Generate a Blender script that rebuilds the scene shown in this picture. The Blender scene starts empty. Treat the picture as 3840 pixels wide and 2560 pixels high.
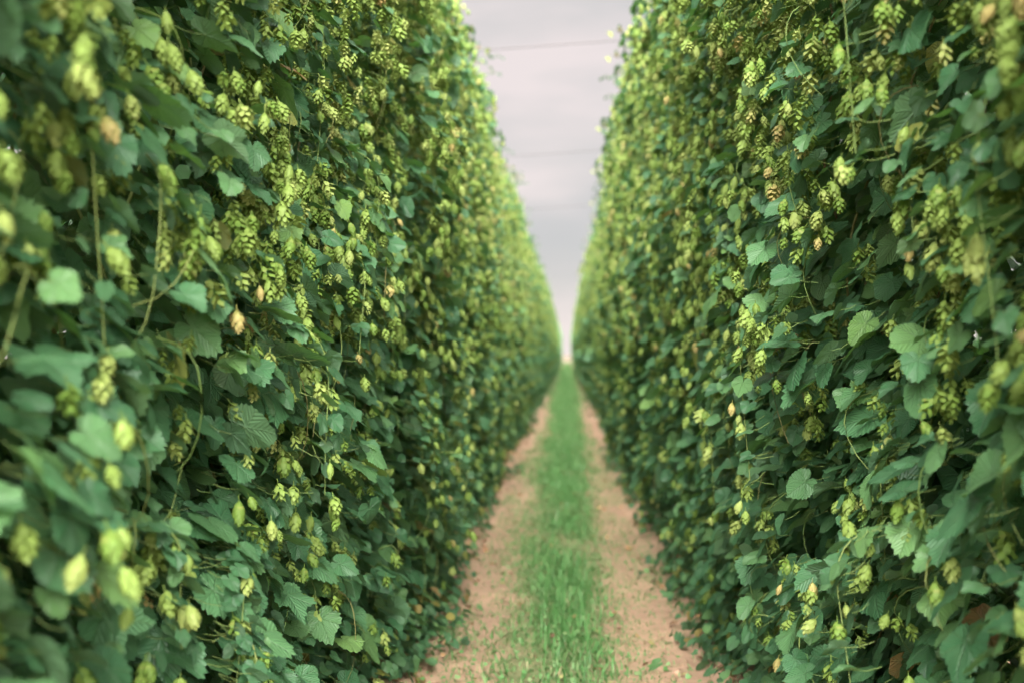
import bpy, math, random
import numpy as np
from mathutils import Matrix, Vector

R = math.radians
rng = np.random.default_rng(11)
random.seed(11)
scene = bpy.context.scene
col = scene.collection

# ------------------------------------------------------------------ camera
CAM_H = 1.75
cam = bpy.data.cameras.new('camera')
cam_ob = bpy.data.objects.new('camera', cam)
col.objects.link(cam_ob)
cam.lens = 50
cam.sensor_width = 36
cam.clip_start = 0.05
cam.clip_end = 6000
cam.dof.use_dof = True
cam.dof.focus_distance = 5.2
cam.dof.aperture_fstop = 1.8
yaw, pitch, roll = R(2.21), R(0.60), R(1.5)
fw = Vector((-math.sin(yaw) * math.cos(pitch), math.cos(yaw) * math.cos(pitch), math.sin(pitch)))
rt = fw.cross(Vector((0, 0, 1))).normalized()
up = rt.cross(fw)
rt2 = rt * math.cos(roll) - up * math.sin(roll)
up2 = up * math.cos(roll) + rt * math.sin(roll)
cam_ob.matrix_world = Matrix(((rt2.x, up2.x, -fw.x, 0), (rt2.y, up2.y, -fw.y, 0),
                              (rt2.z, up2.z, -fw.z, CAM_H), (0, 0, 0, 1)))
scene.camera = cam_ob

# ------------------------------------------------------------------ light
SUN_EL, SUN_AZ = R(30), R(178)
world = bpy.data.worlds.new('World')
scene.world = world
world.use_nodes = True
wt = world.node_tree
wn, wl = wt.nodes, wt.links
wn.clear()


def sky_world():
    out = wn.new('ShaderNodeOutputWorld')
    bg = wn.new('ShaderNodeBackground')
    sky = wn.new('ShaderNodeTexSky')
    sky.sky_type = 'NISHITA'
    sky.sun_disc = False
    sky.sun_elevation = SUN_EL
    sky.sun_rotation = SUN_AZ
    dim = wn.new('ShaderNodeVectorMath'); dim.operation = 'SCALE'
    dim.inputs['Scale'].default_value = 0.1
    wl.new(sky.outputs[0], dim.inputs[0])
    tc = wn.new('ShaderNodeTexCoord')
    sep = wn.new('ShaderNodeSeparateXYZ')
    wl.new(tc.outputs['Generated'], sep.inputs[0])
    # overcast luminance: pale at the horizon, brightest overhead where the cloud is thin
    lum = wn.new('ShaderNodeMapRange')
    lum.interpolation_type = 'SMOOTHSTEP'
    lum.inputs['From Min'].default_value = 0.22
    lum.inputs['From Max'].default_value = 0.80
    lum.inputs['To Min'].default_value = 1.0
    lum.inputs['To Max'].default_value = SKY_ZENITH
    wl.new(sep.outputs['Z'], lum.inputs['Value'])
    # the part of the cloud the sun stands behind is much brighter
    dot = wn.new('ShaderNodeVectorMath'); dot.operation = 'DOT_PRODUCT'
    wl.new(tc.outputs['Generated'], dot.inputs[0])
    dot.inputs[1].default_value = (math.sin(SUN_AZ) * math.cos(SUN_EL), math.cos(SUN_AZ) * math.cos(SUN_EL), math.sin(SUN_EL))
    glow = wn.new('ShaderNodeMapRange')
    glow.interpolation_type = 'SMOOTHSTEP'
    glow.inputs['From Min'].default_value = 0.80
    glow.inputs['From Max'].default_value = 1.0
    glow.inputs['To Min'].default_value = 0.0
    glow.inputs['To Max'].default_value = SKY_SUNWARD
    wl.new(dot.outputs['Value'], glow.inputs['Value'])
    tot = wn.new('ShaderNodeMath'); tot.operation = 'ADD'
    wl.new(lum.outputs[0], tot.inputs[0]); wl.new(glow.outputs[0], tot.inputs[1])
    mp = wn.new('ShaderNodeMapping')
    mp.inputs['Scale'].default_value = (1.0, 1.0, 3.2)
    mp.inputs['Rotation'].default_value = (0, R(14), 0)
    wl.new(tc.outputs['Generated'], mp.inputs[0])
    nz = wn.new('ShaderNodeTexNoise')
    nz.inputs['Scale'].default_value = 5.5
    nz.inputs['Detail'].default_value = 4
    nz.inputs['Roughness'].default_value = 0.5
    wl.new(mp.outputs[0], nz.inputs['Vector'])
    ramp = wn.new('ShaderNodeValToRGB')
    e = ramp.color_ramp.elements
    e[0].position = 0.36; e[0].color = (0.69, 0.665, 0.655, 1)
    e[1].position = 0.60; e[1].color = (0.90, 0.80, 0.785, 1)
    wl.new(nz.outputs['Fac'], ramp.inputs[0])
    # warm light band low at the horizon
    hz = wn.new('ShaderNodeMapRange')
    hz.inputs['From Min'].default_value = 0.0
    hz.inputs['From Max'].default_value = 0.055
    hz.inputs['To Min'].default_value = 1.0
    hz.inputs['To Max'].default_value = 0.0
    wl.new(sep.outputs['Z'], hz.inputs['Value'])
    # grey-blue bank of cloud a few degrees above the horizon, its edges broken by the noise
    bz = wn.new('ShaderNodeMath'); bz.operation = 'MULTIPLY_ADD'
    wl.new(nz.outputs['Fac'], bz.inputs[0]); bz.inputs[1].default_value = 0.10
    wl.new(sep.outputs['Z'], bz.inputs[2])
    bank = wn.new('ShaderNodeValToRGB')
    be = bank.color_ramp.elements
    be[0].position = 0.085; be[0].color = (0, 0, 0, 1)
    be[1].position = 0.175; be[1].color = (0, 0, 0, 1)
    be.new(0.115).color = (0.62, 0.62, 0.62, 1)
    be.new(0.135).color = (0.55, 0.55, 0.55, 1)
    wl.new(bz.outputs[0], bank.inputs[0])
    mixb = wn.new('ShaderNodeMix'); mixb.data_type = 'RGBA'
    wl.new(bank.outputs[0], mixb.inputs['Factor'])
    wl.new(ramp.outputs[0], mixb.inputs['A'])
    mixb.inputs['B'].default_value = (0.58, 0.585, 0.60, 1)
    mixh = wn.new('ShaderNodeMix'); mixh.data_type = 'RGBA'
    wl.new(hz.outputs[0], mixh.inputs['Factor'])
    wl.new(mixb.outputs['Result'], mixh.inputs['A'])
    mixh.inputs['B'].default_value = (0.97, 0.86, 0.84, 1)
    mul = wn.new('ShaderNodeVectorMath'); mul.operation = 'SCALE'
    wl.new(mixh.outputs['Result'], mul.inputs[0])
    wl.new(tot.outputs[0], mul.inputs['Scale'])
    mix = wn.new('ShaderNodeMix'); mix.data_type = 'RGBA'
    mix.inputs['Factor'].default_value = 0.93
    wl.new(dim.outputs[0], mix.inputs['A'])
    wl.new(mul.outputs[0], mix.inputs['B'])
    wl.new(mix.outputs['Result'], bg.inputs['Color'])
    bg.inputs['Strength'].default_value = 1.0
    wl.new(bg.outputs[0], out.inputs[0])


SKY_ZENITH = 2.6
SKY_SUNWARD = 80.0
sky_world()
sun = bpy.data.lights.new('sun', 'SUN')
sun.energy = 1.8
sun.angle = R(25)
sun.color = (1.0, 0.95, 0.86)
sun_ob = bpy.data.objects.new('sun', sun)
col.objects.link(sun_ob)
# a veiled sun behind the camera, a little to the right of the alley's axis
sd = Vector((math.sin(SUN_AZ) * math.cos(SUN_EL), math.cos(SUN_AZ) * math.cos(SUN_EL), math.sin(SUN_EL)))
sun_ob.rotation_euler = sd.to_track_quat('Z', 'Y').to_euler()

scene.view_settings.view_transform = 'Standard'
scene.view_settings.look = 'None'
scene.view_settings.exposure = 0.0
scene.view_settings.gamma = 1.0
scene.cycles.use_denoising = True
scene.cycles.max_bounces = 8
scene.cycles.diffuse_bounces = 5
scene.cycles.transmission_bounces = 6
scene.cycles.caustics_reflective = False
scene.cycles.caustics_refractive = False
scene.cycles.sample_clamp_indirect = 6


# ------------------------------------------------------------------ materials
class NT:
    """small helper for writing node trees"""
    def __init__(self, name):
        self.m = bpy.data.materials.new(name)
        self.m.use_nodes = True
        self.t = self.m.node_tree
        self.t.nodes.clear()

    def n(self, kind, **kw):
        x = self.t.nodes.new('ShaderNode' + kind)
        for k, v in kw.items():
            setattr(x, k, v)
        return x

    def put(self, socket, v):
        if hasattr(v, 'is_output') or isinstance(v, bpy.types.NodeSocket):
            self.t.links.new(v, socket)
        else:
            socket.default_value = v

    def math(self, op, a, b=0.0, c=0.0, clamp=False):
        x = self.n('Math', operation=op, use_clamp=clamp)
        self.put(x.inputs[0], a); self.put(x.inputs[1], b); self.put(x.inputs[2], c)
        return x.outputs[0]

    def mix(self, f, a, b):
        x = self.n('Mix', data_type='RGBA')
        self.put(x.inputs['Factor'], f); self.put(x.inputs['A'], a); self.put(x.inputs['B'], b)
        return x.outputs['Result']

    def ramp(self, f, stops):
        x = self.n('ValToRGB')
        el = x.color_ramp.elements
        while len(el) < len(stops):
            el.new(0.5)
        for s, (p, c) in zip(el, stops):
            s.position = p; s.color = (*c, 1)
        self.put(x.inputs[0], f)
        return x.outputs['Color']

    def mapr(self, v, a, b, c=0.0, d=1.0, smooth=False):
        x = self.n('MapRange')
        if smooth:
            x.interpolation_type = 'SMOOTHSTEP'
        self.put(x.inputs['Value'], v)
        for k, q in zip(('From Min', 'From Max', 'To Min', 'To Max'), (a, b, c, d)):
            x.inputs[k].default_value = q
        return x.outputs[0]

    def noise(self, vec, scale, detail=3, rough=0.5):
        x = self.n('TexNoise')
        if vec is not None:
            self.put(x.inputs['Vector'], vec)
        x.inputs['Scale'].default_value = scale
        x.inputs['Detail'].default_value = detail
        x.inputs['Roughness'].default_value = rough
        return x.outputs['Fac']

    def attr(self):
        a = self.n('Attribute', attribute_name='luv')
        s = self.n('SeparateXYZ')
        self.t.links.new(a.outputs['Vector'], s.inputs[0])
        return a.outputs['Vector'], s.outputs[0], s.outputs[1], s.outputs[2]

    def bump(self, h, strength, dist):
        b = self.n('Bump')
        b.inputs['Strength'].default_value = strength
        b.inputs['Distance'].default_value = dist
        self.put(b.inputs['Height'], h)
        return b.outputs[0]

    def finish(self, base, rough=0.5, spec=0.4, normal=None, transl=None, tf=0.0, sheen=0.0):
        out = self.n('OutputMaterial')
        p = self.n('BsdfPrincipled')
        self.put(p.inputs['Base Color'], base)
        self.put(p.inputs['Roughness'], rough)
        p.inputs['Specular IOR Level'].default_value = spec
        if normal is not None:
            self.put(p.inputs['Normal'], normal)
        s = p.outputs[0]
        if transl is not None:
            tr = self.n('BsdfTranslucent')
            self.put(tr.inputs['Color'], transl)
            mx = self.n('MixShader')
            self.put(mx.inputs[0], tf)
            self.t.links.new(s, mx.inputs[1]); self.t.links.new(tr.outputs[0], mx.inputs[2])
            s = mx.outputs[0]
        self.t.links.new(s, out.inputs[0])
        return self.m


def mat_leaf():
    t = NT('hop_leaf')
    vec, u, v, rnd = t.attr()
    ang = t.math('ARCTAN2', u, v)
    r = t.math('POWER', t.math('ADD', t.math('MULTIPLY', u, u), t.math('MULTIPLY', v, v)), 0.5)
    # nearest main vein: veins every 52 degrees round the stalk
    fold = t.math('PINGPONG', t.math('ADD', t.math('ABSOLUTE', ang), 0.0), R(26))
    d = t.math('ABSOLUTE', fold)
    perp = t.math('MULTIPLY', r, t.math('SINE', d))
    along = t.math('MULTIPLY', r, t.math('COSINE', d))
    main = t.mapr(perp, 0.0, 0.028, 1.0, 0.0, True)
    ser = t.math('SUBTRACT', along, t.math('MULTIPLY', perp, 1.25))
    tri = t.math('PINGPONG', ser, 0.075)
    sec = t.mapr(tri, 0.0, 0.020, 1.0, 0.0, True)
    vein = t.math('MAXIMUM', main, t.math('MULTIPLY', sec, 0.55))
    pleat = t.math('DIVIDE', tri, 0.075)
    h = t.math('SUBTRACT', t.math('MULTIPLY', pleat, 0.6), t.math('MULTIPLY', main, 1.0))
    base = t.ramp(rnd, [(0.0, (0.020, 0.078, 0.030)), (0.25, (0.036, 0.124, 0.050)), (0.50, (0.063, 0.174, 0.070)), (0.75, (0.110, 0.235, 0.072)),
                        (0.93, (0.17, 0.30, 0.06)), (0.975, (0.24, 0.21, 0.04)), (1.0, (0.20, 0.10, 0.04))])
    blot = t.noise(vec, 3.0, 3)
    base = t.mix(t.mapr(blot, 0.35, 0.7, 0.0, 0.35), base, (0.09, 0.195, 0.088, 1))
    base = t.mix(t.math('MULTIPLY', vein, 0.20), base, (0.14, 0.235, 0.09, 1))
    geo = t.n('NewGeometry')
    base = t.mix(t.math('MULTIPLY', geo.outputs['Backfacing'], 0.45), base, (0.11, 0.19, 0.11, 1))
    tr = t.mix(t.math('MULTIPLY', vein, 0.4), t.ramp(rnd, [(0.0, (0.05, 0.17, 0.03)), (0.8, (0.13, 0.30, 0.04)), (0.97, (0.35, 0.32, 0.04)), (1.0, (0.22, 0.12, 0.03))]), (0.05, 0.12, 0.03, 1))
    return t.finish(base, 0.48, 0.42, t.bump(h, 0.7, 0.005), tr, 0.32)


def mat_cone():
    t = NT('hop_cone')
    vec, u, v, rnd = t.attr()
    base = t.ramp(rnd, [(0.0, (0.064, 0.132, 0.018)), (0.35, (0.118, 0.200, 0.034)), (0.75, (0.195, 0.268, 0.066)),
                        (0.93, (0.29, 0.32, 0.105)), (1.0, (0.34, 0.22, 0.09))])
    # bracts are greener at their root, paler at their edge
    base = t.mix(t.mapr(v, 0.1, 0.75, 0.45, 0.0), base, (0.17, 0.27, 0.05, 1))
    st = t.noise(vec, 2.3, 2)
    base = t.mix(t.mapr(st, 0.66, 0.76, 0.0, 0.4), base, (0.38, 0.27, 0.10, 1))
    tr = t.mix(0.5, base, (0.28, 0.36, 0.05, 1))
    return t.finish(base, 0.6, 0.25, None, tr, 0.22)


def mat_stem():
    t = NT('bine_stem')
    vec, u, v, rnd = t.attr()
    base = t.ramp(rnd, [(0.0, (0.09, 0.15, 0.035)), (0.6, (0.14, 0.19, 0.05)), (0.88, (0.16, 0.14, 0.055)), (1.0, (0.12, 0.065, 0.035))])
    return t.finish(base, 0.6, 0.3)


def mat_grass():
    t = NT('grass_blade')
    vec, u, v, rnd = t.attr()
    base = t.ramp(rnd, [(0.0, (0.06, 0.17, 0.045)), (0.5, (0.10, 0.255, 0.075)), (0.8, (0.17, 0.30, 0.115)), (0.9, (0.24, 0.26, 0.12)), (1.0, (0.38, 0.33, 0.18))])
    tr = t.mix(0.5, base, (0.13, 0.28, 0.05, 1))
    return t.finish(base, 0.5, 0.35, None, tr, 0.3)


def mat_litter():
    t = NT('dry_litter')
    vec, u, v, rnd = t.attr()
    base = t.ramp(rnd, [(0.0, (0.10, 0.06, 0.035)), (0.4, (0.24, 0.13, 0.06)), (0.75, (0.38, 0.24, 0.11)), (1.0, (0.20, 0.25, 0.09))])
    return t.finish(base, 0.75, 0.2)


def mat_ground():
    t = NT('sandy_soil')
    g = t.n('NewGeometry')
    pos = g.outputs['Position']
    s = t.n('SeparateXYZ'); t.t.links.new(pos, s.inputs[0])
    n1 = t.noise(pos, 0.9, 4)
    n2 = t.noise(pos, 7.0, 4, 0.6)
    n3 = t.noise(pos, 90.0, 3, 0.6)
    base = t.ramp(n1, [(0.3, (0.36, 0.245, 0.165)), (0.7, (0.52, 0.365, 0.235))])
    base = t.mix(t.mapr(n2, 0.35, 0.75, 0.0, 0.55), base, (0.25, 0.16, 0.10, 1))
    base = t.mix(t.mapr(n3, 0.4, 0.7, 0.0, 0.25), base, (0.48, 0.33, 0.235, 1))
    # short turf along the middle of the alley, ragged at its edge
    dx = t.math('ABSOLUTE', t.math('ADD', s.outputs[0], 0.10))
    edge = t.math('ADD', dx, t.math('MULTIPLY', t.math('SUBTRACT', t.noise(pos, 2.2, 4), 0.5), 0.55))
    turf = t.mapr(edge, 0.16, 0.44, 0.8, 0.0, True)
    tc = t.ramp(t.noise(pos, 14.0, 3), [(0.3, (0.12, 0.17, 0.07)), (0.7, (0.22, 0.26, 0.11))])
    base = t.mix(turf, base, tc)
    h = t.math('ADD', t.math('MULTIPLY', n2, 0.6), t.math('MULTIPLY', n3, 0.25))
    return t.finish(base, 0.9, 0.15, t.bump(h, 1.0, 0.06))


def mat_wire():
    t = NT('steel_wire')
    n = t.noise(None, 30.0)
    return t.finish(t.ramp(n, [(0.3, (0.03, 0.03, 0.03)), (0.7, (0.06, 0.055, 0.05))]), 0.7, 0.2)


M_LEAF, M_CONE, M_STEM = mat_leaf(), mat_cone(), mat_stem()
M_GRASS, M_LITTER, M_GROUND, M_WIRE = mat_grass(), mat_litter(), mat_ground(), mat_wire()


# ------------------------------------------------------------------ mesh accumulation
class Acc:
    """collects copies of small prototype meshes into one mesh"""
    def __init__(self):
        self.V, self.A, self.F3, self.F4, self.m3, self.m4, self.n = [], [], [], [], [], [], 0

    def add(self, proto, M, T, rnd, mat=0):
        V, A, f3, f4 = proto
        k = len(T)
        if not k:
            return
        n = len(V)
        P = np.einsum('kij,nj->kni', M, V) + T[:, None, :]
        att = np.empty((k, n, 3)); att[:, :, :2] = A[None]; att[:, :, 2] = np.asarray(rnd)[:, None]
        off = self.n + np.arange(k)[:, None, None] * n
        self.V.append(P.reshape(-1, 3)); self.A.append(att.reshape(-1, 3))
        if len(f3):
            self.F3.append((f3[None] + off).reshape(-1, 3)); self.m3.append(np.full(k * len(f3), mat))
        if len(f4):
            self.F4.append((f4[None] + off).reshape(-1, 4)); self.m4.append(np.full(k * len(f4), mat))
        self.n += k * n

    def raw(self, P, A, f3, f4, mat=0):
        P = np.asarray(P, float).reshape(-1, 3)
        self.V.append(P); self.A.append(np.asarray(A, float).reshape(-1, 3))
        if f3 is not None and len(f3):
            self.F3.append(np.asarray(f3) + self.n); self.m3.append(np.full(len(f3), mat))
        if f4 is not None and len(f4):
            self.F4.append(np.asarray(f4) + self.n); self.m4.append(np.full(len(f4), mat))
        self.n += len(P)

    def mesh(self, name, mats, smooth=True):
        V = np.concatenate(self.V).astype(np.float32)
        A = np.concatenate(self.A).astype(np.float32)
        f3 = np.concatenate(self.F3) if self.F3 else np.zeros((0, 3), int)
        f4 = np.concatenate(self.F4) if self.F4 else np.zeros((0, 4), int)
        me = bpy.data.meshes.new(name)
        me.vertices.add(len(V)); me.vertices.foreach_set('co', V.ravel())
        loops = np.concatenate([f3.ravel(), f4.ravel()]).astype(np.int32)
        me.loops.add(len(loops)); me.loops.foreach_set('vertex_index', loops)
        tot = np.concatenate([np.full(len(f3), 3), np.full(len(f4), 4)]).astype(np.int32)
        st = (np.cumsum(tot) - tot).astype(np.int32)
        me.polygons.add(len(tot))
        me.polygons.foreach_set('loop_start', st)
        mi = np.concatenate(self.m3 + self.m4).astype(np.int32)
        for m in mats:
            me.materials.append(m)
        me.polygons.foreach_set('material_index', mi)
        me.polygons.foreach_set('use_smooth', np.full(len(tot), smooth))
        at = me.attributes.new('luv', 'FLOAT_VECTOR', 'POINT')
        at.data.foreach_set('vector', A.ravel())
        me.update(calc_edges=True)
        me.validate()
        return me


def norm(a):
    return a / np.maximum(np.linalg.norm(a, axis=-1, keepdims=True), 1e-9)


def frames(n, tip):
    """rotation matrices with local z = n and local y = tip made square to it"""
    n = norm(n)
    v = norm(tip - n * np.sum(tip * n, -1, keepdims=True))
    u = np.cross(v, n)
    return np.stack([u, v, n], axis=-1)


# ------------------------------------------------------------------ leaf prototypes
TH = np.array([0, 15, 30, 45, 60, 80, 100, 120, 145, 165, 180.0])
OUT = {'heart': [1.0, .88, .77, .71, .68, .63, .59, .56, .52, .38, .07],
       'three': [1.0, .88, .74, .71, .78, .72, .62, .59, .54, .40, .07],
       'five': [1.0, .80, .54, .68, .86, .62, .56, .64, .56, .38, .07]}


def leaf_proto(kind, rays, rings, rg, serr=0.075):
    th = (np.arange(rays) / rays) * 2 * np.pi - np.pi
    rad = np.interp(np.degrees(np.abs(th)), TH, OUT[kind])
    if rays > 30:           # round off the corners of the outline, keeping the tip and the notch
        for _ in range(2):
            sm = (np.roll(rad, 1) + 2 * rad + np.roll(rad, -1)) / 4
            k = (np.abs(th) > 0.2) & (np.abs(th) < 2.7)
            rad[k] = sm[k]
    rad = rad * (1 + serr * np.where(np.arange(rays) % 2 == 0, 1, -1)) * (1 + 0.03 * rg.standard_normal(rays))
    V, A = [(0, 0, 0)], [(0, 0)]
    ph = rg.uniform(0, 6.28, 3)
    droop, cup, wav = rg.uniform(0.05, 0.42), rg.uniform(-0.22, 0.38), rg.uniform(0.03, 0.10)
    twist = rg.uniform(-0.25, 0.25)
    for fr in rings:
        for t, r0 in zip(th, rad):
            r = r0 * fr
            u, v = r * math.sin(t), r * math.cos(t)
            z = -droop * max(v, 0) ** 2 * 0.9 + cup * u * u + wav * r * r * math.sin(4 * t + ph[0]) + 0.4 * wav * r * math.sin(7 * t + ph[1])
            z += 0.10 * (abs(u) * 0.8) + twist * u * v
            V.append((u, v, z)); A.append((u, v))
    f3, f4 = [], []
    for i in range(rays):
        if i == rays - 1:
            continue            # the open sinus at the stalk
        f3.append((0, 1 + (i + 1) % rays, 1 + i))
    for k in range(len(rings) - 1):
        b0, b1 = 1 + k * rays, 1 + (k + 1) * rays
        for i in range(rays - 1):
            j = i + 1
            f4.append((b0 + i, b0 + j, b1 + j, b1 + i))
    return (np.array(V, float), np.array(A, float), np.array(f3).reshape(-1, 3), np.array(f4, int).reshape(-1, 4))


rg = np.random.default_rng(5)
LEAF_HI = [leaf_proto(k, 53, (0.3, 0.65, 1.0), rg, 0.045) for k in ('three', 'heart', 'five', 'heart', 'heart', 'three', 'heart', 'three', 'heart', 'three')]
LEAF_MID = [leaf_proto(k, 23, (0.55, 1.0), rg, 0.02) for k in ('three', 'heart', 'three', 'heart')]
LEAF_LOW = [leaf_proto(k, 9, (1.0,), rg, 0.0) for k in ('heart', 'three', 'heart')]


# ------------------------------------------------------------------ cone prototypes (hang along -z from the origin, unit length)
def cone_proto(nb, rows, rg, wide):
    V, A, f4, f3 = [], [], [], []
    az = rg.uniform(0, 6.28)
    for i in range(nb):
        t = (i + 0.4) / nb
        az += 2.39996 + rg.normal(0, 0.08)
        prof = wide * (math.sin(math.pi * min(1.0, 0.12 + 0.84 * t ** 0.80)) ** 0.75)
        L = (0.34 - 0.10 * t) * rg.uniform(0.9, 1.12)
        w = (0.17 + 0.30 * prof) * rg.uniform(0.85, 1.1) * (1.1 - 0.35 * t)
        z0 = -t * 0.80
        ca, sa = math.cos(az), math.sin(az)
        b = len(V)
        flare = rg.uniform(1.0, 1.32)
        steps = [(0.0, 0.30, 0.55), (0.38, 0.95, 1.0), (0.74, 1.03, 0.72), (1.0, flare, 0.06)] if rows == 3 else [(0.0, 0.30, 0.6), (0.5, 1.0, 1.0), (1.0, flare, 0.08)]
        for (s, rr, ww) in steps:
            for c in (-1, 0, 1):
                rad = prof * rr - abs(c) * 0.035 * ww
                y = c * w * 0.5 * ww
                V.append((ca * rad - sa * y, sa * rad + ca * y, z0 - s * L * (1.0 if rr < 1.1 else 0.96)))
                A.append((t, s))
        for k in range(rows):
            for c in (0, 1):
                p = b + k * 3 + c
                f4.append((p, p + 3, p + 4, p + 1))
    # stalk
    b = len(V)
    for z in (0.22, -0.1):
        for k in range(3):
            V.append((0.022 * math.cos(k * 2.094), 0.022 * math.sin(k * 2.094), z)); A.append((0.0, 0.0))
    for k in range(3):
        f4.append((b + k, b + (k + 1) % 3, b + 3 + (k + 1) % 3, b + 3 + k))
    return (np.array(V, float), np.array(A, float), np.zeros((0, 3), int), np.array(f4, int))


def cone_blob(rg, rays=6):
    V, A, f4 = [], [], []
    for k, (z, r) in enumerate(((0.0, 0.10), (-0.25, 0.32), (-0.55, 0.33), (-0.82, 0.20), (-1.0, 0.03))):
        for i in range(rays):
            a = 6.283 * (i + 0.5 * (k % 2)) / rays
            q = r * rg.uniform(0.88, 1.14)
            V.append((q * math.cos(a), q * math.sin(a), z)); A.append((k / 4, 0.4 + 0.5 * (i % 2)))
    for k in range(4):
        for i in range(rays):
            j = (i + 1) % rays
            f4.append((k * rays + i, (k + 1) * rays + i, (k + 1) * rays + j, k * rays + j))
    return (np.array(V, float), np.array(A, float), np.zeros((0, 3), int), np.array(f4, int))


CONE_HI = [cone_proto(n, 3, rg, w) for n, w in ((28, .31), (32, .29), (24, .35), (38, .26), (28, .32), (22, .36), (32, .30), (28, .30))]
CONE_MID = [cone_proto(15, 2, rg, w) for w in (.38, .35, .41)]
CONE_LOW = [cone_blob(rg) for _ in range(3)]
CONE_DOT = [cone_blob(rg, 4) for _ in range(2)]


def add_tube(acc, pts, r0, r1, rnd, mat=0, sides=5):
    pts = np.asarray(pts, float)
    n = len(pts)
    tan = norm(np.gradient(pts, axis=0))
    ref = np.where(np.abs(tan[:, 2:3]) > 0.9, np.array([[1.0, 0, 0]]), np.array([[0, 0, 1.0]]))
    a = norm(np.cross(tan, ref)); b = np.cross(tan, a)
    rad = np.linspace(r0, r1, n)[:, None, None]
    ang = np.arange(sides) / sides * 2 * np.pi
    P = pts[:, None] + rad * (a[:, None] * np.cos(ang)[None, :, None] + b[:, None] * np.sin(ang)[None, :, None])
    i = np.arange(n - 1)[:, None] * sides; j = np.arange(sides)[None]; j2 = (j + 1) % sides
    f4 = np.stack([i + j, i + j2, i + sides + j2, i + sides + j], -1).reshape(-1, 4)
    A = np.zeros((n * sides, 3)); A[:, 2] = rnd; A[:, 0] = np.repeat(np.linspace(0, 1, n), sides)
    acc.raw(P, A, None, f4, mat)


# ------------------------------------------------------------------ hop plant
TOP = 5.85
HALF_Y = 0.64


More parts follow.
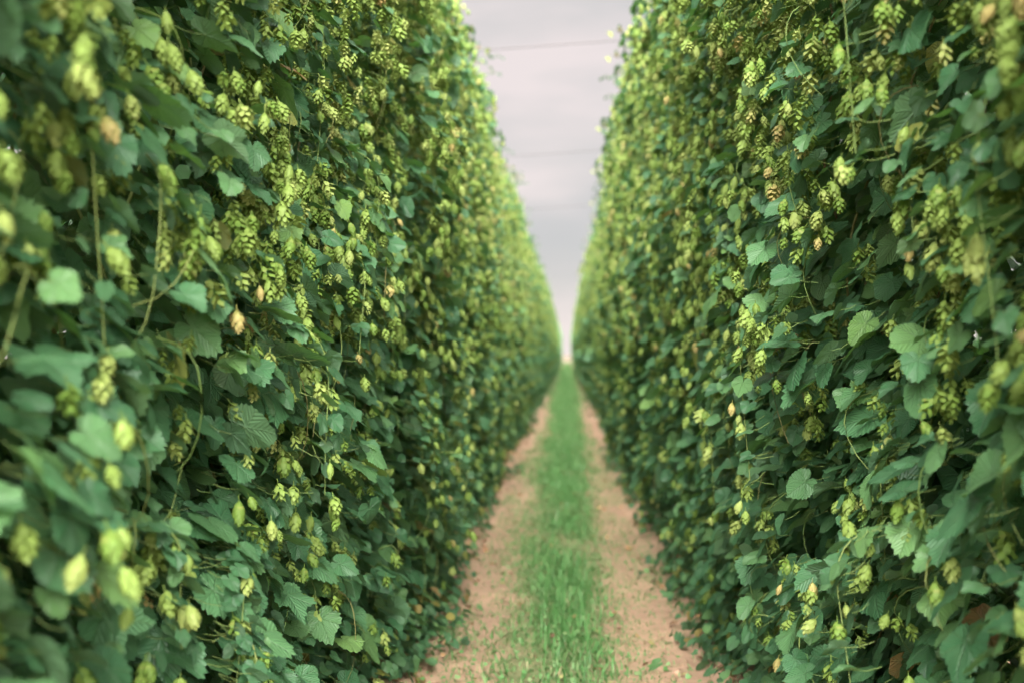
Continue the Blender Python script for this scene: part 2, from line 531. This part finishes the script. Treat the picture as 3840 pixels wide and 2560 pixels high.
class Plant:
    """one hop plant in its own frame: +x faces the alley, y runs along the row"""
    def __init__(self, seed, lod, shoots=7, low=.6):
        self.low = low
        self.g = np.random.default_rng(seed)
        self.lod = lod
        g = self.g
        nb = 46
        self.by = g.uniform(-0.75, 0.75, nb); self.bz = g.uniform(0, TOP, nb)
        self.bs = g.uniform(0.10, 0.40, nb); self.ba = g.normal(0, 0.115, nb)
        self.fol, self.bine = Acc(), Acc()
        self.cones = []          # (position, axis matrix, size, rnd, proto index, front?)
        self.build(shoots)

    def surf(self, y, z):
        base = np.interp(z, [0, .25, 0.8, 3.5, 5.0, 5.5, TOP, TOP + .3], [.38, .44, .49, .49, .46, .38, .22, .12])
        d = ((y[:, None] - self.by) ** 2 + (z[:, None] - self.bz) ** 2) / (2 * self.bs ** 2)
        base = base - .11 * np.clip((np.abs(y) - .40) / .24, 0, 1) ** 2
        return base + 0.20 * np.tanh(np.sum(self.ba * np.exp(-d), 1) / 0.20) * np.interp(z, [0, .4, 5.2, TOP], [.5, 1, 1, .6])

    def leaf_rnd(self, z):
        g = self.g
        r = np.clip(g.beta(2.2, 2.6, len(z)) * 0.93, 0, 0.93)
        r = np.clip(r + np.interp(z, [0, 2, 4.8, 5.5], [-.04, 0, 0.02, -.22]), 0, .93)  # top leaves coloured darker to tone down the bright lit rim
        odd = g.random(len(z)) < np.interp(z, [0, .5, 1.2, 4.9, 5.5, 6], [.08, .03, .004, .012, .22, .30])
        r[odd] = g.uniform(.95, 1.0, odd.sum())
        return r

    def put_leaves(self, x, y, z, out, protos, size, stalk):
        g = self.g
        k = len(x)
        if not k:
            return
        P = np.stack([x, y, z], -1)
        n = np.stack([out * 0.58 + g.normal(0, .34, k), g.normal(0, .42, k), 0.75 + g.normal(0, .30, k)], -1)
        tip = np.stack([out * 0.55 + g.normal(0, .3, k), g.normal(0, .55, k), -0.75 + g.normal(0, .25, k)], -1)
        F = frames(n, tip)
        r = self.leaf_rnd(z)
        which = g.integers(0, len(protos), k)
        for w in range(len(protos)):
            s = which == w
            self.fol.add(protos[w], F[s] * size[s][:, None, None], P[s], r[s], 0)
        if stalk:
            for i in range(k):
                b = P[i] - F[i][:, 1] * g.uniform(.03, .07) + np.array([-out[i] * g.uniform(.02, .06), 0, g.uniform(-.03, .02)])
                mid = (b + P[i]) / 2 - F[i][:, 2] * 0.008
                add_tube(self.fol, [b, mid, P[i] - F[i][:, 2] * .001], .0014, .0010, g.random() * .35, 1, 3)

    def put_cones(self, c, n, spread, front):
        g = self.g
        for _ in range(n):
            p = c + np.array([g.normal(0, spread * .6), g.normal(0, spread), g.normal(0, spread * 1.3)])
            ax = np.array([g.normal(0, .25) + (.12 if front else -.12), g.normal(0, .25), -1.0])
            F = frames(-ax[None], np.array([[g.normal(), g.normal(), 0.1]]))[0]
            r = np.clip(g.beta(2.2, 2.0) + (.05 if c[2] > 2.6 else -.03), 0, .95)
            if g.random() < .005:
                r = g.uniform(.95, 1)
            self.cones.append((p, F, g.uniform(.044, .074) * (1 + .18 * (g.random() < .25)), r, int(g.integers(0, 8)), front))

    def cone_density(self, z):
        return np.interp(z, [0, .4, 1.0, 1.7, 2.3, 3.0, 4.9, 5.4, TOP], [10, 46, 86, 116, 145, 190, 200, 90, 30])

    def build(self, shoots):
        g, lod = self.g, self.lod
        hi = lod == 0
        W = 2 * HALF_Y
        area = W * TOP
        # --- outer leaves, alley side
        n_out = int(area * {0: 112, 1: 108, 2: 62}[lod])
        y = g.uniform(-HALF_Y, HALF_Y, n_out); z = TOP * (1 - g.random(n_out) ** 1.0) + g.normal(0, .05, n_out)
        z = np.clip(z, .06, TOP + .12)
        d = np.minimum(g.exponential(.10, n_out), .36) - .03
        x = self.surf(y, z) - d
        size = np.clip(g.lognormal(math.log(.074), .32, n_out), .030, .132) * np.interp(z, [0, 1.5, 3.0, TOP], [.95, 1.05, .82, .68])
        if lod == 2:
            size = size * 1.5
        one = np.ones(n_out)
        s = d < .10
        if hi:
            self.put_leaves(x[s], y[s], z[s], one[s], LEAF_HI, size[s], True)
            self.put_leaves(x[~s], y[~s], z[~s], one[~s], LEAF_MID, size[~s], False)
        else:
            self.put_leaves(x, y, z, one, LEAF_MID if lod == 1 else LEAF_LOW, size, False)
        # --- leaves inside and on the far side of the row
        n_in = int(area * {0: 470, 1: 260, 2: 125}[lod])
        y = g.uniform(-HALF_Y, HALF_Y, n_in); z = np.clip(g.uniform(.05, TOP, n_in), .06, TOP)
        z[:n_in // 4] = g.uniform(.04, 1.7, n_in // 4)
        x = self.surf(y, z) * g.uniform(-1.0, .36, n_in)
        sz = g.uniform(.07, .115, n_in) * (1.7 if lod == 2 else 1)
        self.put_leaves(x, y, z, np.where(x > 0, 1.0, -1.0), LEAF_LOW, sz, False)
        # --- low growth sprawling out over the soil at the foot
        for _ in range({0: 9, 1: 7, 2: 3}[lod]):
            yc = g.uniform(-HALF_Y, HALF_Y); k = int(g.integers(8, 26)); rr = g.uniform(.06, .16)
            q = np.stack([.44 + g.uniform(-.06, .10) + g.normal(0, rr, k), yc + g.normal(0, rr * 1.3, k), np.abs(g.normal(.02, .12, k)) + .02], -1)
            self.put_leaves(q[:, 0], q[:, 1], q[:, 2], np.ones(k), LEAF_MID if lod < 2 else LEAF_LOW, g.uniform(.03, .065, k) * (1.4 if lod == 2 else 1), False)
        # --- cones in hanging clusters
        zz = np.linspace(.15, TOP, 400)
        dens = self.cone_density(zz)
        total = np.mean(dens) * area * {0: 1.0, 1: .95, 2: .75}[lod]
        cum = np.cumsum(dens) / dens.sum()
        made = 0
        while made < total:
            zc = float(np.interp(g.random(), cum, zz)); yc = g.uniform(-HALF_Y, HALF_Y)
            front = g.random() < .80
            xs = float(self.surf(np.array([yc]), np.array([zc]))[0])
            xc = (xs + g.uniform(-.07, .07)) if front else -(xs + g.uniform(-.16, .03))
            n = int(g.integers(2, 11) if zc > 1.8 else g.integers(1, 5))
            self.put_cones(np.array([xc, yc, zc]), n, .045 if zc > 1.8 else .035, front)
            made += n
        # --- main bines climbing the string
        for k in range(3 if hi else 2):
            ph = g.uniform(0, 6.28); tz = np.linspace(0, TOP + .1, 60 if hi else 24)
            rr = np.interp(tz, [0, .6, TOP], [.05, .12, .16])
            pts = np.stack([rr * np.cos(tz * 3 + ph), (k - 1) * .14 * np.minimum(tz, 1.2) + rr * np.sin(tz * 3 + ph), tz], -1)
            add_tube(self.bine, pts, .007, .004, g.uniform(.4, 1), 0, 5)
        # --- loose side shoots hanging out of the wall, with leaves and cones along them
        for _ in range(shoots if lod < 2 else 4):
            self.shoot(float(g.uniform(-.55, .55)), float(g.uniform(self.low, TOP - .1)))
        if lod == 1:
            for _ in range(int(g.integers(1, 4))):
                self.shoot(float(g.uniform(-.5, .5)), float(g.uniform(4.6, 5.65)), float(g.uniform(.20, .40)), float(g.uniform(.02, .30)), n_cone=1)
        # --- thin tendrils and side arms at the surface
        if hi:
            for _ in range(15):
                y0, z0 = g.uniform(-.6, .6), g.uniform(.3, 4.6)
                x0 = float(self.surf(np.array([y0]), np.array([z0]))[0]) - .05
                L = g.uniform(.15, .5); t = np.linspace(0, 1, 9); a = g.uniform(-1.2, 1.2)
                pts = np.stack([x0 + .09 * np.sin(t * np.pi) * g.uniform(.5, 1.2), y0 + L * t * math.sin(a) + .02 * np.sin(t * 9),
                                z0 - L * t * math.cos(a) + .04 * np.sin(t * 5)], -1)
                add_tube(self.bine, pts, .0024, .0013, g.random() * .85, 0, 4)
        # --- ragged tops: tips waving above the wire
        for _ in range(7):
            y0 = g.uniform(-.55, .55); t = np.linspace(0, 1, 8); a = g.uniform(-.4, .65); b = g.uniform(-.4, .4); h = g.uniform(.05, .40)
            pts = np.stack([a * t ** 1.5, y0 + b * t, TOP - .25 + h * np.sin(t * 1.9) * 1.2], -1)
            add_tube(self.bine, pts, .003, .0015, g.random() * .5, 0, 4)
            k = 18
            q = pts[g.integers(1, 8, k)] + g.normal(0, .032, (k, 3))
            self.put_leaves(q[:, 0], q[:, 1], q[:, 2], np.where(g.random(k) < .5, 1., -1.), LEAF_MID if lod < 2 else LEAF_LOW, g.uniform(.035, .07, k) * (1.4 if lod == 2 else 1), False)
            self.put_cones(pts[-3], 1, .04, True)

    def shoot(self, y0, z0, reach=None, drop=None, lean=None, big=1.0, n_cone=None):
        g = self.g
        hi = self.lod == 0
        x0 = float(self.surf(np.array([y0]), np.array([z0]))[0]) - .10
        reach = g.uniform(.12, .30) if reach is None else reach
        drop = g.uniform(.25, .75) if drop is None else drop
        lean = g.uniform(-.25, .25) if lean is None else lean
        t = np.linspace(0, 1, 14)
        pts = np.stack([x0 + reach * np.sin(np.minimum(t * 2.2, 1.57)) * (1 - .25 * t), y0 + lean * t + .02 * np.sin(t * 8 + y0 * 9),
                        z0 + .10 * np.sin(np.minimum(t * 3.1, 3.14)) - drop * t ** 1.7], -1)
        add_tube(self.bine, pts, .0030, .0015, g.uniform(0, .8), 0, 5)
        idx = np.arange(2, 14, 1)
        q = np.concatenate([pts[idx], pts[idx]]) + g.normal(0, .012, (len(idx) * 2, 3))
        side = np.concatenate([np.full(len(idx), .06), np.full(len(idx), -.06)])
        q[:, 1] += side
        keep = g.random(len(q)) < .95
        q = q[keep]
        sz = np.linspace(.070, .040, len(q)) * big * g.uniform(.75, 1.15, len(q))
        self.put_leaves(q[:, 0], q[:, 1], q[:, 2], np.ones(len(q)), LEAF_HI if hi else (LEAF_MID if self.lod == 1 else LEAF_LOW), sz, hi)
        for i in range(4, 14, 3):
            self.put_cones(pts[i] + np.array([.01, 0, -.03]), int(g.integers(1, 4)) if n_cone is None else n_cone, .03, True)

    # ---------------------------------------------------------------- meshes
    def cone_mats(self, ids):
        P = np.array([self.cones[i][0] for i in ids]).reshape(-1, 3)
        F = np.array([self.cones[i][1] * self.cones[i][2] for i in ids]).reshape(-1, 3, 3)
        r = np.array([self.cones[i][3] for i in ids]); w = np.array([self.cones[i][4] for i in ids], int)
        return P, F, r, w

    def cones_into(self, acc, ids, protos, mat=0):
        P, F, r, w = self.cone_mats(ids)
        for k in range(len(protos)):
            s = (w % len(protos)) == k
            acc.add(protos[k], F[s], P[s], r[s], mat)


# single cones used as parts: eight forms in three ripeness tints each
CONE_ME = []
for k, pr in enumerate(CONE_HI):
    row = []
    for r in (.22, .55, .80, .97):
        a = Acc(); a.add(pr, np.eye(3)[None], np.zeros((1, 3)), [r]); row.append(a.mesh('cone', [M_CONE]))
    CONE_ME.append(row)


def link(name, data, parent=None):
    o = bpy.data.objects.new(name, data)
    col.objects.link(o)
    if parent is not None:
        o.parent = parent
    return o


def near_kit(seed, extra=(), low=.6):
    p = Plant(seed, 0, 7, low)
    for e in extra:
        p.shoot(*e[0], **e[1])
    ids = list(range(len(p.cones)))
    def score(i):
        q = p.cones[i][0]
        if not p.cones[i][5] or not (.45 < q[2] < 3.9) or abs(q[1]) > .66:
            return -9
        depth = float(p.surf(q[1:2], q[2:3])[0]) - q[0]
        return -depth - .10 * max(0, abs(q[2] - 1.85) - .6)
    sc = np.array([score(i) for i in ids])
    order = np.argsort(-sc)
    parts = [int(i) for i in order[:96] if sc[i] > -5]
    rest = [i for i in ids if i not in set(parts)]
    a = Acc()
    deep = rest
    p.cones_into(a, deep, CONE_MID)
    return {'fol': p.fol.mesh('foliage', [M_LEAF, M_STEM]), 'bine': p.bine.mesh('bine', [M_STEM]),
            'rest': a.mesh('cone_mass', [M_CONE]), 'parts': [p.cones[i] for i in parts]}


def set_near(root, kit):
    link('foliage', kit['fol'], root)
    link('bine', kit['bine'], root)
    link('hop_cones', kit['rest'], root)['kind'] = 'stuff'
    for (pos, F, size, r, w, fr) in kit['parts']:
        k = int(np.argmin(np.abs(np.array([.22, .55, .80, .97]) - r)))
        o = link('cone', CONE_ME[w][k], root)
        m = Matrix((F * size).tolist()).to_4x4(); m.translation = Vector(pos.tolist())
        o.matrix_basis = m


def mid_kit(seed):
    p = Plant(seed, 1)
    a = Acc(); p.cones_into(a, range(len(p.cones)), CONE_LOW)
    return {'fol': p.fol.mesh('foliage', [M_LEAF, M_STEM]), 'bine': p.bine.mesh('bine', [M_STEM]), 'rest': a.mesh('cone_mass', [M_CONE])}


def set_mid(root, kit):
    link('foliage', kit['fol'], root)
    link('bine', kit['bine'], root)
    link('hop_cones', kit['rest'], root)['kind'] = 'stuff'


def far_acc(seed):
    p = Plant(seed, 2)
    p.cones_into(p.fol, range(len(p.cones)), CONE_DOT, 2)
    return p.fol


SPACING = 1.1
LEFT_X, RIGHT_X = -1.47, 1.34
Y0 = 0.9
N_NEAR, N_MID, N_ALL = 10, 26, 150

EXTRA = {5: [((-.25, 2.45), dict(reach=.33, drop=.45, lean=.15, big=1.15)), ((-.35, 2.30), dict(reach=.30, drop=.5, lean=-.1, big=1.2)),
             ((-.05, 2.75), dict(reach=.34, drop=.6, lean=-.2, big=1.1))],
         4: [((-.5, 1.9), dict(reach=.10, drop=.3, lean=-.2, big=1.1))]}
near_kits = [near_kit(100 + i, EXTRA.get(i, ()), 2.4 if i in (4, 5, 6) else .6) for i in range(8)]
mid_kits = [mid_kit(200 + i) for i in range(4)]
far_kits = [far_acc(300 + i).mesh('hop_plant', [M_LEAF, M_STEM, M_CONE]) for i in range(4)]
lay = np.random.default_rng(77)

WIRES = [18.8, 28.9, 39.5]


def band_label(side, y):
    if y < WIRES[0]:
        return f'hop plant of the {side} row, beyond the sharp plants but before the nearest wire'
    if y < WIRES[1]:
        return f'blurred hop plant of the {side} row between the nearest and second overhead wires'
    if y < WIRES[2]:
        return f'blurred hop plant of the {side} row between the second and third overhead wires'
    return f'small far hop plant of the {side} row, beyond the third overhead wire'


NEAR_LABEL = {
    'left': ['hop plant nearest the camera in the left row, past the left picture edge',
             'strongly blurred hop plant with big pale leaves right at the left picture edge',
             'blurred hop plant with large leaves, between the left picture edge and the half sharp plant',
             'half sharp hop plant of the left row, just nearer than the sharpest cones',
             'sharpest hop plant of the left row, with crisp scaly cones hanging in clusters',
             'hop plant directly beyond the sharpest plant of the left row'],
    'right': ['hop plant nearest the camera in the right row, past the right picture edge',
              'strongly blurred hop plant with a shoot reaching out at the right picture edge',
              'slightly blurred hop plant just inside the right picture edge, large leaves below, cones above',
              'half sharp hop plant of the right row, just nearer than the sharpest leaves',
              'sharpest hop plant of the right row, with crisp toothed leaves and loose cones',
              'hop plant directly beyond the sharpest plant of the right row']}
for side in ('left', 'right'):
    for q in ('second', 'third', 'fourth', 'fifth'):
        NEAR_LABEL[side].append(f'{q} hop plant beyond the sharpest plant of the {side} row')
for side, sx, rz in (('left', LEFT_X, 0.0), ('right', RIGHT_X, math.pi)):
    for i in range(N_ALL):
        y = Y0 + i * SPACING + float(lay.normal(0, .05))
        x = sx + float(lay.normal(0, .045)) + ({1: .10, 2: .18, 3: .18, 4: .12, 5: .05}.get(i, 0) if side == 'right' else 0)
        # farther on, both rows stand a little wider apart
        x += -.15 * min(max((i - 10) / 3, 0), 1) if side == 'left' else .10 * min(max((i - 16) / 8, 0), 1)
        if i >= N_NEAR:
            x += float(lay.normal(0, .075)) + .05 * math.sin(y * .41 + (0 if side == 'left' else 2))
        if i >= N_NEAR + N_MID:
            root = link('hop_plant', far_kits[(i * 3 + (side == 'right')) % 4])
        else:
            root = link('hop_plant', None)
        root.location = (x, y, 0)
        root.rotation_euler = (0, 0, rz + float(lay.normal(0, .04)))
        root.scale = (1, 1, float(lay.uniform(.955, 1.03)))
        root['category'] = 'hop plant'
        root['group'] = f'hop plants of the {side} row'
        if i < N_NEAR:
            set_near(root, near_kits[(i + (4 if side == 'right' else 0)) % 8])
            root['label'] = NEAR_LABEL[side][i]
        else:
            if i < N_NEAR + N_MID:
                set_mid(root, mid_kits[(i + int(lay.integers(0, 2)) * 2 + (side == 'right')) % 4])
            root['label'] = band_label(side, y)

# the rest of both rows, too far to tell one plant from the next
far = Acc()
g = np.random.default_rng(9)
y1, y2 = Y0 + N_ALL * SPACING - .5, 300.0
for sx in (LEFT_X - .15, RIGHT_X + .10):
    n = int((y2 - y1) * 6 * 34)
    P = np.stack([sx + g.uniform(-.52, .52, n), g.uniform(y1, y2, n), g.uniform(.05, TOP + .1, n)], -1)
    inward = -np.sign(sx)
    F = frames(np.stack([inward * .7 + g.normal(0, .4, n), -.4 + g.normal(0, .4, n), .5 + g.normal(0, .3, n)], -1), np.stack([g.normal(0, .5, n), g.normal(0, .5, n), -np.ones(n)], -1))
    for w in range(3):
        s = np.arange(w, n, 3)
        far.add(LEAF_LOW[w], F[s] * g.uniform(.15, .24, len(s))[:, None, None], P[s], g.uniform(.1, .9, len(s)), 0)
    m = n // 3
    P = np.stack([sx + g.uniform(-.56, .56, m), g.uniform(y1, y2, m), TOP * g.random(m) ** .6], -1)
    far.add(CONE_DOT[0], np.eye(3)[None].repeat(m, 0) * .13, P, g.uniform(.2, .9, m), 1)
o = link('distant_hop_foliage', far.mesh('distant_hop_foliage', [M_LEAF, M_CONE]))
o['kind'] = 'stuff'; o['label'] = 'far ends of both hop rows merging into green walls at the horizon'; o['category'] = 'hop foliage'

# the next rows on either side, glimpsed only as dark green through gaps in the leaves
beyond = Acc()
for sx in (-4.3, 4.2):
    n = 60000
    P = np.stack([sx + g.uniform(-.5, .5, n), -3 + 300 * g.random(n) ** 1.5, g.uniform(.05, TOP, n)], -1)
    F = frames(np.stack([-np.sign(sx) * .7 + g.normal(0, .4, n), g.normal(0, .4, n), .5 + g.normal(0, .3, n)], -1), np.stack([g.normal(0, .5, n), g.normal(0, .5, n), -np.ones(n)], -1))
    for w in range(3):
        s = np.arange(w, n, 3)
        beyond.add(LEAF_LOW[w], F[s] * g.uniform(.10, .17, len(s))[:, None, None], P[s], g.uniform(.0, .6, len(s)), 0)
o = link('neighbouring_hop_foliage', beyond.mesh('neighbouring_hop_foliage', [M_LEAF]))
o['kind'] = 'stuff'; o['label'] = 'dark leaves of the next hop rows glimpsed through gaps in the walls'; o['category'] = 'hop foliage'

# ------------------------------------------------------------------ ground
me = bpy.data.meshes.new('ground')
me.from_pydata([(-2500, -200, 0), (2500, -200, 0), (2500, 5000, 0), (-2500, 5000, 0)], [], [(0, 1, 2, 3)])
me.materials.append(M_GROUND)
o = link('ground', me); o['kind'] = 'structure'

me = bpy.data.meshes.new('field')
me.from_pydata([(-2500, 304, .02), (2500, 304, .02), (2500, 4900, .02), (-2500, 4900, .02)], [], [(0, 1, 2, 3)])
t = NT('dry_field')
gp = t.n('NewGeometry').outputs['Position']
me.materials.append(t.finish(t.ramp(t.noise(gp, .05, 4), [(0.3, (0.12, 0.105, 0.07)), (0.7, (0.155, 0.13, 0.09))]), .9, .1))
o = link('field', me); o['kind'] = 'structure'


# ------------------------------------------------------------------ grass
def blades(acc, n, ya, yb, xc, xs, hmin, hmax, w, rlo, rhi, lean=.5, keep=None):
    g = np.random.default_rng(int(ya * 10 + n))
    y = g.uniform(ya, yb, n); x = xc + xs * np.clip(g.normal(0, .55, n), -1.5, 1.5)
    if keep is not None:
        s = keep(x, y, g); x, y = x[s], y[s]
    n = len(x)
    a = g.uniform(0, 6.28, n); h = g.uniform(hmin, hmax, n) * g.uniform(.5, 1.0, n); l = h * np.abs(g.normal(0, lean, n))
    ww = w * g.uniform(.6, 1.3, n)
    d = np.stack([np.cos(a), np.sin(a), np.zeros(n)], -1); s_ = np.stack([-np.sin(a), np.cos(a), np.zeros(n)], -1)
    B = np.stack([x, y, np.zeros(n) - .005], -1)
    mid = B + d * (l * .35)[:, None]; mid[:, 2] += h * .62
    tip = B + d * l[:, None]; tip[:, 2] += h * np.clip(1 - .35 * (l / h) ** 2, .25, 1)
    W = s_ * ww[:, None]
    P = np.stack([B - W * .7, B + W * .7, mid - W * .8, mid + W * .8, tip], 1)
    A = np.zeros((n, 5, 3)); A[:, :, 2] = (g.uniform(rlo, rhi, n))[:, None]
    off = np.arange(n)[:, None] * 5
    f4 = (np.array([0, 1, 3, 2]) + off); f3 = (np.array([2, 3, 4]) + off)
    acc.raw(P.reshape(-1, 3), A.reshape(-1, 3), f3, f4)


def patch(x, y, g, sc=1.0, th=0.0):
    v = np.sin(x * 5.1 * sc + 1.3 * np.sin(y * 1.7 * sc)) + np.sin(y * 2.9 * sc + 2.1 * np.sin(x * 3.3)) + .8 * np.sin(y * .83 + x * 7)
    return v + g.normal(0, 1.2, len(x)) > th


gr = Acc()
GX = -0.11
blades(gr, 13000, 6.2, 18, GX - .03, .42, .025, .085, .005, .0, .95, 1.6, lambda x, y, g: patch(x, y, g, 1.1, -.8))
blades(gr, 7000, 6.2, 30, GX - .02, .40, .02, .075, .006, .1, 1.0, 1.8)
blades(gr, 5200, 6.2, 20, GX + .02, .26, .07, .19, .0055, 0, .65, 1.0, lambda x, y, g: patch(x, y, g, .8, -.1))
blades(gr, 17000, 18, 45, GX, .42, .05, .14, .009, 0, .85, .8, lambda x, y, g: patch(x, y, g, .7, -1.6))
blades(gr, 15000, 45, 120, GX, .48, .10, .22, .02, .1, .85, .7)
blades(gr, 9000, 120, 300, GX, .5, .12, .28, .06, .2, .85)
blades(gr, 10000, 6.2, 30, .44, .30, .012, .05, .0045, .5, 1.0, 1.6, lambda x, y, g: patch(x, y, g, 1, .1))
blades(gr, 6000, 6.2, 30, -.46, .26, .02, .08, .0045, .25, .95, 1.5, lambda x, y, g: patch(x, y, g, 1.2, .2))
blades(gr, 3500, 6.2, 14, 0.05, .9, .01, .05, .004, .5, 1.0, 1.6)
# flat weeds and clover among the blades, and tufts creeping over both wheel tracks
g = np.random.default_rng(63)
n = 5200
cx = np.concatenate([g.normal(GX, .26, n - 1800), g.choice([-.72, .62], 1800) + g.normal(0, .13, 1800)])
cy = 6.2 + 22 * g.random(n) ** 1.4
keep = patch(cx, cy, g, 1.3, .6)
cx, cy = cx[keep], cy[keep]
n = len(cx)
P = np.stack([cx, cy, g.uniform(.008, .055, n)], -1)
F = frames(np.stack([g.normal(0, .35, n), g.normal(-.1, .35, n), np.ones(n)], -1), g.normal(0, 1, (n, 3)))
for w in range(3):
    q = np.arange(w, n, 3)
    gr.add(LEAF_LOW[w], F[q] * g.uniform(.010, .028, len(q))[:, None, None], P[q], g.uniform(0, .85, len(q)))
blades(gr, 5000, 6.2, 26, -.74, .13, .015, .07, .0045, .1, .95, 1.5, lambda x, y, g: patch(x, y, g, .8, 1.5))
blades(gr, 5000, 6.2, 26, .66, .15, .015, .07, .0045, .2, 1.0, 1.5, lambda x, y, g: patch(x, y, g, .9, 1.5))
o = link('grass', gr.mesh('grass', [M_GRASS], True))
o['kind'] = 'stuff'; o['label'] = 'strip of green grass growing along the middle of the alley'; o['category'] = 'grass'

# ------------------------------------------------------------------ fallen leaves
lt = Acc()
litter_scatter = 450
g = np.random.default_rng(31)
n = 5200
side = np.where(g.random(n) < .5, -1, 1)
x = np.where(side < 0, -.98, .90) + side * -np.abs(g.normal(0, .13, n)) + side * .22
y = 6 + 30 * g.random(n) ** 1.5
x[:litter_scatter] = g.uniform(-.95, .9, litter_scatter)
P = np.stack([x, y, g.uniform(.006, .035, n)], -1)
F = frames(np.stack([g.normal(0, .35, n), g.normal(0, .35, n), np.ones(n)], -1), g.normal(0, 1, (n, 3)))
for w in range(4):
    s = np.arange(w, n, 4)
    lt.add(LEAF_MID[w], F[s] * g.uniform(.016, .045, len(s))[:, None, None], P[s], g.random(len(s)) ** 1.2)
o = link('fallen_leaves', lt.mesh('fallen_leaves', [M_LITTER]))
o['kind'] = 'stuff'; o['label'] = 'dry brown leaves littering the soil at the feet of the hop rows'; o['category'] = 'fallen leaves'

# ------------------------------------------------------------------ clods of soil on the tracks
cl = Acc()
g = np.random.default_rng(88)
OCT = np.array([[1, 0, 0], [0, 1, 0], [-1, 0, 0], [0, -1, 0], [0, 0, .7], [0, 0, -.5]], float)
OF = np.array([[0, 1, 4], [1, 2, 4], [2, 3, 4], [3, 0, 4], [1, 0, 5], [2, 1, 5], [3, 2, 5], [0, 3, 5]])
n = 1200
P = np.stack([np.where(g.random(n) < .5, g.normal(-.72, .16, n), g.normal(.62, .16, n)), 6.2 + 24 * g.random(n) ** 1.5, np.full(n, .003)], -1)
for w in range(4):
    V = OCT * g.uniform(.7, 1.3, OCT.shape)
    q = np.arange(w, n, 4)
    F = frames(np.tile([0, 0, 1.0], (len(q), 1)), np.stack([g.normal(0, 1, len(q)), g.normal(0, 1, len(q)), np.zeros(len(q))], -1))
    cl.add((V, np.zeros((6, 2)), OF, np.zeros((0, 4), int)), F * (g.lognormal(math.log(.009), .5, len(q)))[:, None, None], P[q], g.random(len(q)))
o = link('soil_clods', cl.mesh('soil_clods', [M_GROUND], False))
o['kind'] = 'stuff'; o['label'] = 'small clods of dry soil strewn over the two wheel tracks'; o['category'] = 'soil'

# ------------------------------------------------------------------ overhead wires
ORD = ['nearest and highest', 'second from the front', 'farthest and faintest']
for y, q in zip(WIRES, ORD):
    a = Acc()
    xs = np.linspace(-2.2, 2.2, 25)
    z = CAM_H + 4.10 + xs * .035 + .010 * (xs / 2.2) ** 2
    add_tube(a, np.stack([xs, np.zeros(len(xs)), z], -1), .005, .005, .5, 0, 8)
    o = link('overhead_wire', a.mesh('overhead_wire', [M_WIRE]))
    o.location = (0, y, 0)
    o['label'] = f'thin grey steel wire spanning the sky between the rows, {q}'
    o['category'] = 'wire'; o['group'] = 'wires across the alley'
